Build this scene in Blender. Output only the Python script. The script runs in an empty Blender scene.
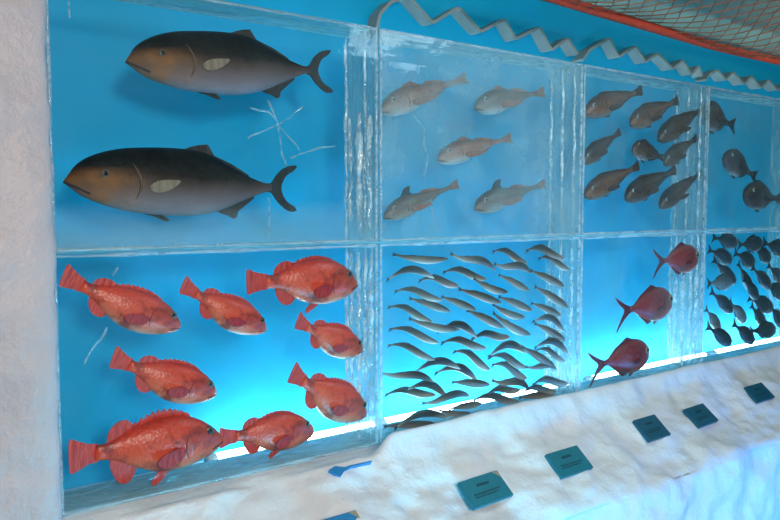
import bpy, bmesh, math, random
from mathutils import Vector, Matrix, noise
from mathutils.geometry import tessellate_polygon
random.seed(7)
scene = bpy.context.scene
COL = scene.collection
PI = math.pi

# ------------------------------------------------------------------ camera
F = 760.0
CAM = Vector((0.0, -1.98, 1.60))
YAW = math.atan2(1010.0, F)            # angle between the view and the ice wall
PITCH = math.atan2(52.0, F)
fw = Vector((math.cos(YAW) * math.cos(PITCH), math.sin(YAW) * math.cos(PITCH), -math.sin(PITCH)))
rt = Vector((math.sin(YAW), -math.cos(YAW), 0))
upv = rt.cross(fw)
cd = bpy.data.cameras.new('camera')
cd.sensor_fit = 'HORIZONTAL'; cd.sensor_width = 36; cd.lens = F / 780 * 36
cam = bpy.data.objects.new('camera', cd); COL.objects.link(cam)
R = Matrix((rt, upv, -fw)).transposed()
cam.matrix_world = Matrix.Translation(CAM) @ R.to_4x4()
scene.camera = cam

def ray(px, py):
    return (fw * F + rt * (px - 390) - upv * (py - 260)).normalized()
def at(px, py, y=0.0):                  # where a sight line meets the upright plane at depth y
    d = ray(px, py); t = (y - CAM.y) / d.y
    return CAM + d * t
def at_plane(px, py, p0, n):
    d = ray(px, py); t = (p0 - CAM).dot(n) / d.dot(n)
    return CAM + d * t

# ------------------------------------------------------------------ tags
def tag(o, label=None, cat=None, group=None, kind=None):
    if label: o['label'] = label
    if cat: o['category'] = cat
    if group: o['group'] = group
    if kind: o['kind'] = kind
    return o
def empty(name, loc=(0, 0, 0)):
    o = bpy.data.objects.new(name, None); COL.objects.link(o); o.location = loc
    o.empty_display_size = .05
    return o
def obj(name, bm, mats, parent=None, smooth=True):
    me = bpy.data.meshes.new(name)
    bmesh.ops.recalc_face_normals(bm, faces=bm.faces[:])
    bm.to_mesh(me); bm.free()
    for m in (mats if isinstance(mats, (list, tuple)) else [mats]): me.materials.append(m)
    if smooth:
        for p in me.polygons: p.use_smooth = True
    o = bpy.data.objects.new(name, me); COL.objects.link(o)
    if parent: o.parent = parent
    return o
def copy_tree(o, parent=None):
    c = o.copy(); COL.objects.link(c)
    if parent: c.parent = parent
    for ch in list(o.children): copy_tree(ch, c)
    return c

# ------------------------------------------------------------------ materials
def lin(c):
    return tuple(((v / 255 + .055) / 1.055) ** 2.4 if v > 10 else v / 255 / 12.92 for v in c) + (1,)
class N:
    def __init__(s, name):
        s.m = bpy.data.materials.new(name); s.m.use_nodes = True
        s.t = s.m.node_tree; s.t.nodes.clear()
        s.out = s.n('ShaderNodeOutputMaterial')
    def n(s, typ, **kw):
        x = s.t.nodes.new(typ)
        for k, v in kw.items(): setattr(x, k, v)
        return x
    def l(s, a, b): s.t.links.new(a, b)
    def noise(s, scale, detail=3, vec=None, rough=.5, dist=0):
        x = s.n('ShaderNodeTexNoise'); x.inputs['Scale'].default_value = scale
        x.inputs['Detail'].default_value = detail; x.inputs['Roughness'].default_value = rough
        x.inputs['Distortion'].default_value = dist
        if vec: s.l(vec, x.inputs['Vector'])
        return x.outputs['Fac']
    def coord(s, kind='Object'): return s.n('ShaderNodeTexCoord').outputs[kind]
    def mapv(s, vec, sc):
        x = s.n('ShaderNodeMapping'); x.inputs['Scale'].default_value = sc; s.l(vec, x.inputs['Vector']); return x.outputs[0]
    def ramp(s, fac, stops, interp='LINEAR'):
        x = s.n('ShaderNodeValToRGB'); x.color_ramp.interpolation = interp
        el = x.color_ramp.elements
        while len(el) < len(stops): el.new(.5)
        for e, (p, c) in zip(el, stops): e.position = p; e.color = c
        s.l(fac, x.inputs[0]); return x.outputs[0]
    def rng(s, v, a, b, c, d):
        x = s.n('ShaderNodeMapRange'); x.clamp = True
        for i, q in enumerate((a, b, c, d)): x.inputs[i + 1].default_value = q
        s.l(v, x.inputs[0]); return x.outputs[0]
    def math(s, op, a, b=None):
        x = s.n('ShaderNodeMath', operation=op)
        for i, q in enumerate((a, b)):
            if q is None: continue
            if isinstance(q, (int, float)): x.inputs[i].default_value = q
            else: s.l(q, x.inputs[i])
        return x.outputs[0]
    def mix(s, f, a, b, blend='MIX'):
        x = s.n('ShaderNodeMix', data_type='RGBA', blend_type=blend)
        for i, q in ((0, f), (6, a), (7, b)):
            if isinstance(q, (int, float)): x.inputs[i].default_value = q
            elif isinstance(q, tuple): x.inputs[i].default_value = q
            else: s.l(q, x.inputs[i])
        return x.outputs[2]
    def bump(s, h, strength=.3, dist=.01):
        x = s.n('ShaderNodeBump'); x.inputs['Strength'].default_value = strength; x.inputs['Distance'].default_value = dist
        s.l(h, x.inputs['Height']); return x.outputs[0]
    def shmix(s, f, a, b):
        x = s.n('ShaderNodeMixShader')
        if isinstance(f, (int, float)): x.inputs[0].default_value = f
        else: s.l(f, x.inputs[0])
        s.l(a, x.inputs[1]); s.l(b, x.inputs[2]); return x.outputs[0]
    def principled(s, color, rough=.5, normal=None, **kw):
        x = s.n('ShaderNodeBsdfPrincipled')
        if isinstance(color, tuple): x.inputs['Base Color'].default_value = color
        else: s.l(color, x.inputs['Base Color'])
        x.inputs['Roughness'].default_value = rough
        if normal: s.l(normal, x.inputs['Normal'])
        for k, v in kw.items(): x.inputs[k].default_value = v
        return x.outputs[0]
    def done(s, sh): s.l(sh, s.out.inputs['Surface']); return s.m

def simple(name, rgb, rough=.5, bump=None, var=.0, vscale=8, **kw):
    a = N(name); c = lin(rgb); nrm = None; col = c
    if var:
        v = a.noise(vscale, 4, a.coord())
        k = a.rng(v, .3, .7, 1 - var, 1 + var)
        vm = a.n('ShaderNodeVectorMath', operation='SCALE'); vm.inputs[0].default_value = c[:3]; a.l(k, vm.inputs['Scale']); col = vm.outputs[0]
    if bump: nrm = a.bump(a.noise(bump[0], 4, a.coord()), bump[1], bump[2])
    return a.done(a.principled(col, rough, nrm, **kw))

def ice_clear(name, lo, hi, scale=3.2, streak=.0, base=.0):
    """clear ice: see-through, a little cloudy, wet gloss"""
    a = N(name); g = a.coord('Object')
    tr = a.n('ShaderNodeBsdfTransparent'); tr.inputs[0].default_value = (.90, .98, .995, 1)
    df = a.n('ShaderNodeBsdfDiffuse'); df.inputs[0].default_value = lin((196, 222, 222))
    tl = a.n('ShaderNodeBsdfTranslucent'); tl.inputs[0].default_value = lin((196, 226, 228))
    fr = a.shmix(.5, df.outputs[0], tl.outputs[0])
    n1 = a.noise(scale, 5, g, .55, .6)
    f = a.rng(n1, .42, .75, lo, hi)
    if streak:
        n2 = a.noise(9, 3, a.mapv(g, (1.0, 1.0, .12)), .5, .3)
        f = a.math('ADD', f, a.rng(n2, .55, .75, 0, streak))
    if base:                               # clouded ice near the foot of the block
        sp = a.n('ShaderNodeSeparateXYZ'); a.l(g, sp.inputs[0])
        zz = a.math('ADD', sp.outputs['Z'], a.math('MULTIPLY', a.math('SUBTRACT', a.noise(4, 4, a.mapv(g, (1, 1, 4))), .5), .16))
        f = a.math('ADD', f, a.rng(zz, .0, .13, base, 0))
    body = a.shmix(f, tr.outputs[0], fr)
    gl = a.n('ShaderNodeBsdfGlossy'); gl.inputs['Roughness'].default_value = .09
    a.l(a.bump(a.noise(14, 3, g), .25, .01), gl.inputs['Normal'])
    lw = a.n('ShaderNodeLayerWeight'); lw.inputs[0].default_value = .5
    ff = a.math('POWER', lw.outputs['Facing'], 4.0)
    ff = a.math('ADD', a.math('MULTIPLY', ff, .5), .02)
    geo = a.n('ShaderNodeNewGeometry')
    ff = a.math('MULTIPLY', ff, a.math('SUBTRACT', 1.0, geo.outputs['Backfacing']))
    return a.done(a.shmix(ff, body, gl.outputs[0]))
def ice_frost(name, amount=.5, streak=True, rgb=(188, 220, 220)):
    a = N(name); g = a.coord('Object')
    tr = a.n('ShaderNodeBsdfTransparent'); tr.inputs[0].default_value = (.9, .97, 1, 1)
    df = a.n('ShaderNodeBsdfDiffuse'); df.inputs[0].default_value = lin(rgb)
    tl = a.n('ShaderNodeBsdfTranslucent'); tl.inputs[0].default_value = lin(rgb)
    gl = a.n('ShaderNodeBsdfGlossy'); gl.inputs['Roughness'].default_value = .16
    st = a.noise(26, 4, a.mapv(g, (1, 1, .16) if streak else (.3, 1, 1)), .6, .8)
    nb = a.bump(st, .9, .02)
    for x in (df, tl, gl): a.l(nb, x.inputs['Normal'])
    f = a.rng(st, .35, .68, amount * .45, min(1, amount * 1.3))
    body = a.shmix(f, tr.outputs[0], a.shmix(.55, df.outputs[0], tl.outputs[0]))
    return a.done(a.shmix(.1, body, gl.outputs[0]))
def ice_glass(name):
    a = N(name); g = a.coord('Object')
    nb = a.bump(a.noise(55, 3, a.mapv(g, (1, 1, .35))), 1.0, .02)
    gl = a.n('ShaderNodeBsdfGlossy'); gl.inputs['Roughness'].default_value = .12
    a.l(nb, gl.inputs['Normal'])
    tr = a.n('ShaderNodeBsdfTransparent'); tr.inputs[0].default_value = (.93, .98, 1, 1)
    df = a.n('ShaderNodeBsdfDiffuse'); df.inputs[0].default_value = lin((235, 245, 248)); a.l(nb, df.inputs['Normal'])
    f = a.rng(a.noise(30, 3, a.mapv(g, (1, 1, .5)), .6), .42, .7, .1, .95)
    return a.done(a.shmix(.16, a.shmix(f, tr.outputs[0], df.outputs[0]), gl.outputs[0]))

M = {}
M['clear_plain'] = ice_clear('clear_ice', .008, .07)
M['clear_based'] = ice_clear('clear_ice_clouded_foot', .008, .07, base=.3)
M['clear_streaky'] = ice_clear('streaky_clear_ice', .02, .16, 3.0, .08)
M['clear_cloudy'] = ice_clear('cloudy_ice', .14, .50, 3.6, .08)
M['clear_dim'] = ice_clear('hazy_ice', .05, .22, 3.6, .05)
M['frost_end'] = ice_frost('frosted_ice_end', .42)
M['frost_flat'] = ice_frost('frosted_ice_bed', .85, False)
M['rim'] = ice_frost('ice_rim', .5, False, (225, 238, 242))
M['ridge'] = ice_glass('melted_ice')
M['crack'] = ice_frost('ice_crack', .5, False, (215, 235, 240))

def snow(name, rgb, bs=.32):
    a = N(name); g = a.coord('Object')
    n1 = a.noise(7, 6, g, .6); n2 = a.noise(90, 3, g, .6)
    h = a.math('ADD', n1, a.math('MULTIPLY', n2, .04))
    c = a.mix(a.rng(n1, .3, .7, 0, 1), lin(rgb), lin(tuple(min(255, v + 14) for v in rgb)))
    x = a.principled(c, .42, a.bump(h, bs, .06))
    tl = a.n('ShaderNodeBsdfTranslucent'); tl.inputs[0].default_value = lin((200, 235, 245))
    return a.done(a.shmix(.12, x, tl.outputs[0]))
M['snow'] = snow('packed_snow', (222, 226, 230))
M['snow_wall'] = snow('rough_snow_wall', (190, 180, 182), .4)
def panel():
    a = N('blue_panel_added_glow')
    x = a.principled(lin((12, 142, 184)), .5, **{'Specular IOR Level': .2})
    e = a.n('ShaderNodeEmission'); e.inputs[0].default_value = lin((0, 114, 148)); e.inputs[1].default_value = GLOW  # even blue emission added to brighten the wall behind the ice
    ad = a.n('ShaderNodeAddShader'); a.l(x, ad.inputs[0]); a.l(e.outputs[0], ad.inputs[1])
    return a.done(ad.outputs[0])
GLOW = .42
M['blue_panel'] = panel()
M['ceiling'] = simple('grey_green_ceiling', (128, 148, 132), .8, var=.15, vscale=3)
M['floor'] = simple('concrete_floor', (120, 125, 128), .6, (12, .2, .01), .12, 4)
M['rope'] = simple('red_rope', (206, 66, 36), .7, (90, .8, .01), .12, 30)
M['net'] = simple('brown_net_cord', (168, 100, 72), .8, var=.25, vscale=10)
M['ribbon'] = simple('silver_grey_ribbon', (140, 150, 146), .4, var=.08, vscale=12)
M['card'] = simple('teal_card', (2, 112, 130), .5, var=.08, vscale=40)
M['card_dark'] = simple('dark_blue_card', (4, 84, 108), .5, var=.08, vscale=40)
M['card_blue'] = simple('blue_card', (0, 118, 176), .5, var=.08, vscale=40)
M['ink'] = simple('dark_ink', (8, 58, 74), .6)
M['tape'] = simple('worn_beige_corner', (150, 140, 120), .6)
def emit(name, rgb, st):
    a = N(name); e = a.n('ShaderNodeEmission'); e.inputs[0].default_value = lin(rgb); e.inputs[1].default_value = st
    return a.done(e.outputs[0])
TUBE = 30.0
M['tube'] = emit('lit_tube', (205, 243, 255), TUBE)
M['cap'] = simple('white_tube_cap', (200, 205, 205), .4)

# fish skins, in each fish's own coordinates (x from -.5 snout to .5 tail, z up)
def fish_skin(name, stops, z0, z1, blot=None, head=None, fleck=.06, rough=.38, spec=.5):
    a = N(name); g = a.coord('Object')
    sp = a.n('ShaderNodeSeparateXYZ'); a.l(g, sp.inputs[0])
    wob = a.math('MULTIPLY', a.math('SUBTRACT', a.noise(6, 3, g), .5), (z1 - z0) * .22)
    z = a.math('ADD', sp.outputs['Z'], wob)
    c = a.ramp(a.rng(z, z0, z1, 0, 1), [(p, lin(q)) for p, q in stops])
    if blot:
        m = a.rng(a.noise(blot[1], 3, g, .55, .5), blot[2], blot[3], 0, blot[4] if len(blot) > 4 else .8)
        c = a.mix(m, c, lin(blot[0]))
    if head:
        hm = a.math('MULTIPLY', a.rng(sp.outputs['X'], head[1], head[2], head[3], 0), a.rng(a.noise(7, 2, g), .36, .62, .12, 1))
        zz = a.math('MULTIPLY', a.rng(sp.outputs['Z'], head[4], head[5], 1, 0), hm)
        c = a.mix(zz, c, lin(head[0]))
    vo = a.n('ShaderNodeTexVoronoi'); vo.inputs['Scale'].default_value = 46; a.l(g, vo.inputs['Vector'])
    c = a.mix(a.rng(vo.outputs['Distance'], 0, .7, fleck, 0), c, lin((235, 235, 230)))
    return a.done(a.principled(c, rough, a.bump(vo.outputs['Distance'], .12, .01), **{'Specular IOR Level': spec}))
def fin_skin(name, rgb, rgb2=None, rough=.5):
    a = N(name); g = a.coord('Object')
    wv = a.noise(40, 2, a.mapv(g, (1, .2, .25)))
    c = a.mix(a.rng(wv, .35, .65, 0, 1), lin(rgb), lin(rgb2 or tuple(int(v * .75) for v in rgb)))
    return a.done(a.principled(c, rough, a.bump(wv, .5, .01)))

M['eye_ring'] = simple('silver_eye', (150, 150, 140), .25)
M['eye_gold'] = simple('dull_gold_eye', (150, 128, 90), .25)
M['eye_pale'] = simple('pale_milky_eye', (90, 76, 64), .3)
M['pupil'] = simple('black_pupil', (8, 8, 10), .15)
M['mouth'] = simple('dark_mouth', (40, 22, 20), .6)

# ------------------------------------------------------------------ mesh helpers
def bm_box(bm, lo, hi):
    r = bmesh.ops.create_cube(bm, size=1)
    for v in r['verts']:
        v.co = Vector([lo[i] + (v.co[i] + .5) * (hi[i] - lo[i]) for i in range(3)])
    return r['verts']
def tube(bm, pts, rad, seg=8, cap=True, squash=None):
    rings = []; n = len(pts)
    for i, p in enumerate(pts):
        p = Vector(p)
        t = (Vector(pts[min(i + 1, n - 1)]) - Vector(pts[max(i - 1, 0)])).normalized()
        ref = Vector((0, 1, 0)) if abs(t.y) < .9 else Vector((0, 0, 1))
        u = t.cross(ref).normalized(); w = t.cross(u)
        r = rad[i] if isinstance(rad, (list, tuple)) else rad
        rings.append([bm.verts.new(p + (u * math.cos(2 * PI * k / seg) + w * math.sin(2 * PI * k / seg)) * r) for k in range(seg)])
    for a, b in zip(rings, rings[1:]):
        for k in range(seg): bm.faces.new((a[k], a[(k + 1) % seg], b[(k + 1) % seg], b[k]))
    if cap:
        bm.faces.new(rings[0]); bm.faces.new(rings[-1][::-1])
def ball(bm, c, r, sx=1, sy=1, sz=1, u=14, v=9):
    r_ = bmesh.ops.create_uvsphere(bm, u_segments=u, v_segments=v, radius=r)
    for q in r_['verts']: q.co = Vector((q.co.x * sx, q.co.y * sy, q.co.z * sz)) + Vector(c)
def interp(prof, x):
    if x <= prof[0][0]: return prof[0][1]
    for i in range(len(prof) - 1):
        (a, p), (b, q) = prof[i], prof[i + 1]
        if x <= b:
            # Catmull-Rom-like smooth interpolation
            p0 = prof[i - 1] if i else (a - (b - a), p - (q - p) * .3)
            p3 = prof[i + 2] if i + 2 < len(prof) else (b + (b - a), q + (q - p) * .5)
            h = b - a; t = (x - a) / h
            m1 = (q - p0[1]) / (b - p0[0]) * h; m2 = (p3[1] - p) / (p3[0] - a) * h
            return (2*t**3-3*t*t+1)*p + (t**3-2*t*t+t)*m1 + (-2*t**3+3*t*t)*q + (t**3-t*t)*m2
    return prof[-1][1]
def catmull(poly, sub=3):
    """gently smooth a closed outline"""
    out = []; n = len(poly)
    for i in range(n):
        p0, p1, p2, p3 = (Vector(poly[(i + k - 1) % n]) for k in range(4))
        for j in range(sub):
            t = j / sub
            out.append(.5 * ((2*p1) + (p2-p0)*t + (2*p0-5*p1+4*p2-p3)*t*t + (3*p1-p0-3*p2+p3)*t**3))
    return [tuple(p) for p in out]
def plate(bm, poly, thick, f=None):
    """outline in x,z with thickness in y; f moves each point off the plane"""
    f = f or (lambda x, z: 0)
    a = [bm.verts.new((x, f(x, z) - thick / 2, z)) for x, z in poly]
    b = [bm.verts.new((x, f(x, z) + thick / 2, z)) for x, z in poly]
    n = len(poly)
    for t in tessellate_polygon([[Vector((x, z, 0)) for x, z in poly]]):
        bm.faces.new([a[i] for i in t]); bm.faces.new([b[i] for i in t[::-1]])
    for i in range(n): bm.faces.new((a[i], b[i], b[(i + 1) % n], a[(i + 1) % n]))

# ------------------------------------------------------------------ fish maker
def make_fish(name, top, bot, width, skin, finm, fins, eye=None, mouth=None, gill=None, pect=None, arch=0.0, wave=0.0,
              stations=34, ring=18, fin_t=.008, eye_m=None, pect_m=None):
    """one fish, one unit long, snout at x=-.5; fins: list of (part name, outline)"""
    def bend(x, z):                       # x in 0..1
        return (x - .5, z + arch * (math.sin(PI * min(1, max(0, x))) - .55) + wave * math.sin(2 * PI * x))
    root = empty(name)
    x0, x1 = top[0][0], top[-1][0]
    bm = bmesh.new(); prev = None
    def half_w(x):
        t, b = interp(top, x), interp(bot, x)
        return max(.003, (t - b) * .5 * width * (1 if x < .6 else 1 - .35 * (x - .6) / .4))
    for i in range(stations + 1):
        u = i / stations; x = x0 + (x1 - x0) * (u * u * (.35) + u * .65)
        t, b = interp(top, x), interp(bot, x); w = half_w(x)
        if i == 0: t, b, w = (t + b) / 2 + .35 * (t - b), (t + b) / 2 - .35 * (t - b), w * .6
        c = (t + b) / 2; h = max(.002, (t - b) / 2); cur = []
        for k in range(ring):
            a = 2 * PI * k / ring; ca, sa = math.cos(a), math.sin(a)
            yy = w * math.copysign(abs(ca) ** .85, ca); zz = c + h * math.copysign(abs(sa) ** .95, sa)
            X, Z = bend(x, zz); cur.append(bm.verts.new((X, yy, Z)))
        if prev:
            for k in range(ring): bm.faces.new((prev[k], prev[(k + 1) % ring], cur[(k + 1) % ring], cur[k]))
        else: bm.faces.new(cur[::-1])
        prev = cur
    bm.faces.new(prev)
    obj('body', bm, skin, root)
    for fn, poly in fins:
        bm = bmesh.new()
        pp = [bend(x, z) for x, z in poly]
        if fn == 'tail_fin': plate(bm, pp, fin_t, lambda x, z: .03 * (x - .3) ** 2 * 4)
        else: plate(bm, pp, fin_t)
        obj(fn, bm, finm, root, smooth=False)
    if pect:
        for s in (-1, 1):
            bm = bmesh.new(); bx = pect[0][0]
            w0 = half_w(bx) * .96
            plate(bm, [bend(x, z) for x, z in pect], fin_t * 1.3, lambda x, z: s * (w0 + .22 * max(0, x + .5 - bx)))
            obj('pectoral_fin', bm, pect_m or finm, root, smooth=False)
    if eye:
        ex, ez, er = eye
        t, b = interp(top, ex), interp(bot, ex); c = (t + b) / 2; h = (t - b) / 2
        w = half_w(ex) * math.sqrt(max(.05, 1 - ((ez - c) / h) ** 2))
        X, Z = bend(ex, ez)
        for s in (-1, 1):
            bm = bmesh.new(); ball(bm, (X, s * w * .93, Z), er, 1, .45, 1)
            e = obj('eye', bm, eye_m or M['eye_ring'], root)
            bm = bmesh.new(); ball(bm, (X, s * (w * .93 + er * .28), Z), er * .55, 1, .5, 1, 10, 7)
            obj('pupil', bm, M['pupil'], e)
    if mouth:
        (ax, az), (bx2, bz) = mouth
        bm = bmesh.new(); line = []
        for s in (-1, 1):
            pts = []
            for q in range(7):
                x = ax + (bx2 - ax) * q / 6; z = az + (bz - az) * q / 6
                t, b = interp(top, x), interp(bot, x); c = (t + b) / 2; h = max(.004, (t - b) / 2)
                w = half_w(x) * math.sqrt(max(.04, 1 - min(.96, ((z - c) / h) ** 2)))
                if x < .004: w *= .6
                X, Z = bend(x, z); pts.append((X, s * w, Z))
            line = pts[::-1] if s < 0 else line + pts
        tube(bm, line, .0045, 6)
        obj('mouth', bm, M['mouth'], root)
    if gill:
        gx, gz0, gz1, bulge = gill
        for s in (-1, 1):
            bm = bmesh.new(); pts = []
            for q in range(11):
                v = q / 10; z = gz0 + (gz1 - gz0) * v; x = gx + bulge * math.sin(PI * v)
                t, b = interp(top, x), interp(bot, x); c = (t + b) / 2; h = (t - b) / 2
                w = half_w(x) * math.sqrt(max(.05, 1 - ((z - c) / h) ** 2))
                X, Z = bend(x, z); pts.append((X, s * (w - .001), Z))
            tube(bm, pts, [.002 + .004 * math.sin(PI * q / 10) for q in range(11)], 6)
            obj('gill_cover', bm, gill_m, root)
    return root
gill_m = None

def place(root, snout, tail, depth, kz=1.0, ky=None, lean=0.0):
    A, B = at(*snout, depth), at(*tail, depth)
    d = B - A; L = d.length
    if d.x > 0: rot = Matrix.Rotation(-math.atan2(d.z, d.x), 3, 'Y')
    else: rot = Matrix.Rotation(math.atan2(d.z, -d.x), 3, 'Y') @ Matrix.Rotation(PI, 3, 'Z')
    if lean: rot = Matrix.Rotation(lean, 3, 'Z') @ rot
    root.location = (A + B) / 2; root.rotation_euler = rot.to_euler()
    root.scale = (L, L * (ky or kz), L * kz)
    return root

# ================================================================== the setting
XE = [at(50, 235, 0).x, at(379, 235, 0).x, at(581, 235, 0).x, at(704.5, 235, 0).x]
XE.append(XE[3] + (XE[3] - XE[0]) / 3)
ZB, ZM, ZT, TH, BACK = .822, 1.488, 2.172, .18, .45
CEIL = 2.55

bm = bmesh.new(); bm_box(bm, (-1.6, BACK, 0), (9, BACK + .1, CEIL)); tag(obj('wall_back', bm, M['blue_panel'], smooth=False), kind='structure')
bm = bmesh.new(); bm_box(bm, (-3, -4.5, CEIL), (9, BACK + .1, CEIL + .1)); tag(obj('ceiling', bm, M['ceiling'], smooth=False), kind='structure')
bm = bmesh.new(); bm_box(bm, (-3, -4.5, -.1), (9, BACK + .1, 0)); tag(obj('floor', bm, M['floor'], smooth=False), kind='structure')

def fbm(p, o=4): return noise.fractal(p, 1.0, 2.0, o)
# rough snow wall at the left
def snow_wall():
    bm = bmesh.new(); nx, nz = 46, 130
    xr = XE[0] + .004; grid = []
    prof = []                              # x,y along the wall front then round the corner
    for i in range(nx + 1):
        u = i / nx
        if u < .8: prof.append((-1.6 + (xr - .03 + 1.6) * (u / .8), -.045, 1))
        else:
            a = (u - .8) / .2
            if a < .5: th = a / .5 * PI / 2; prof.append((xr - .03 + .03 * math.sin(th), -.015 - .03 * math.cos(th), 1 - a))
            else: prof.append((xr, -.015 + (a - .5) / .5 * (BACK + .012), .35))
    for x, y, k in prof:
        row = []
        for j in range(nz + 1):
            z = CEIL * j / nz
            n = fbm(Vector((x * 3.2, y * 3, z * 3.2))) * .022 + fbm(Vector((x * 11, y * 9 + 4, z * 11)), 3) * .006
            ex = fbm(Vector((3.3, 1, z * 9)), 4) * .006
            row.append(bm.verts.new((x + ex * (1 if x > xr - .05 else 0), y - n * k, z)))
        grid.append(row)
    for a, b in zip(grid, grid[1:]):
        for j in range(nz): bm.faces.new((a[j], b[j], b[j + 1], a[j + 1]))
    bl = [bm.verts.new((-1.6, BACK - .002, CEIL * j / nz)) for j in (0, nz)]
    bm.faces.new([r[0] for r in grid] + [bl[0]]); bm.faces.new([r[-1] for r in grid][::-1] + [bl[1]])
    return tag(obj('wall_left', bm, M['snow_wall']), kind='structure')
snow_wall()

# sloping snow ledge under the ice
SL = math.radians(38)
P_EDGE = None
LED_Z = .80
def ledge_z(y):                            # slope profile, y negative outwards
    return LED_Z + math.tan(SL) * min(0, y + .03)
n_sl = Vector((0, -math.sin(SL), math.cos(SL)))
p_sl = Vector((0, -.03, LED_Z))
e1 = at_plane(715, 456, p_sl, n_sl)
Y_EDGE = e1.y
print('ledge edge y', Y_EDGE, 'z', ledge_z(Y_EDGE), 'XE', XE)
def lip(x):                                # snow banked higher against the ice from the second block on
    t = min(1, max(0, (x - (XE[1] - .05)) / .10)); t = t * t * (3 - 2 * t)
    return t
def ledge_pt(x, s):
    """s: 0 back .. 1 front foot"""
    zt = LED_Z + .018
    if s < .05: y = (BACK - .002) + (.235 - BACK) * (s / .05); z = .735; k = .0
    elif s < .08: y = .235 - .02 * (s - .05) / .03; z = .735 + (zt - .735) * (s - .05) / .03; k = 0
    elif s < .12: y = .215 * (1 - (s - .08) / .04); z = zt; k = .0
    elif s < .62:
        u = (s - .12) / .5; y = Y_EDGE * u; z = ledge_z(y); k = min(1, u * 10)
        bank = lip(x) * .062 * math.exp(-((u - .05) / .10) ** 2)
        z += bank * min(1, u * 40)
        z = min(z, zt + .055)
    elif s < .70:
        u = (s - .62) / .08; r = .06; th = u * (PI / 2 - SL) + SL
        c = Vector((Y_EDGE + r * math.sin(SL), ledge_z(Y_EDGE) - r * math.cos(SL)))
        y = c.x - r * math.sin(th); z = c.y + r * math.cos(th); k = 1
    else:
        u = (s - .70) / .30
        z0 = ledge_z(Y_EDGE) - .06 * math.cos(SL)
        y = Y_EDGE + .06 * math.sin(SL) - .06 - .03 * u; z = z0 * (1 - u); k = 1
    return y, z, k
def snow_ledge():
    bm = bmesh.new(); X0, X1, nx, ns = XE[0] + .012, 8.0, 380, 96
    grid = []
    for i in range(nx + 1):
        x = X0 + (X1 - X0) * i / nx; row = []
        for j in range(ns + 1):
            s = j / ns; y, z, k = ledge_pt(x, s)
            p = Vector((x, y * 1.2, z))
            n = fbm(p * 2.6) * .028 + fbm(p * 7.0 + Vector((5, 2, 1)), 3) * .016
            nn = (Vector((0, -math.sin(SL), math.cos(SL))) if s < .66 else Vector((0, -1, .2)))
            row.append(bm.verts.new(Vector((x, y, z)) + nn * n * k))
        grid.append(row)
    for a, b in zip(grid, grid[1:]):
        for j in range(ns): bm.faces.new((a[j], b[j], b[j + 1], a[j + 1]))
    for gr in (grid[0], grid[-1]):
        bm.faces.new(gr + [bm.verts.new((gr[0].co.x, BACK - .002, 0))])
    o = obj('snow_ledge', bm, M['snow'])
    return tag(o, 'long sloping bank of packed white snow running under the ice blocks', 'snow bank')
snow_ledge()

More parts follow.
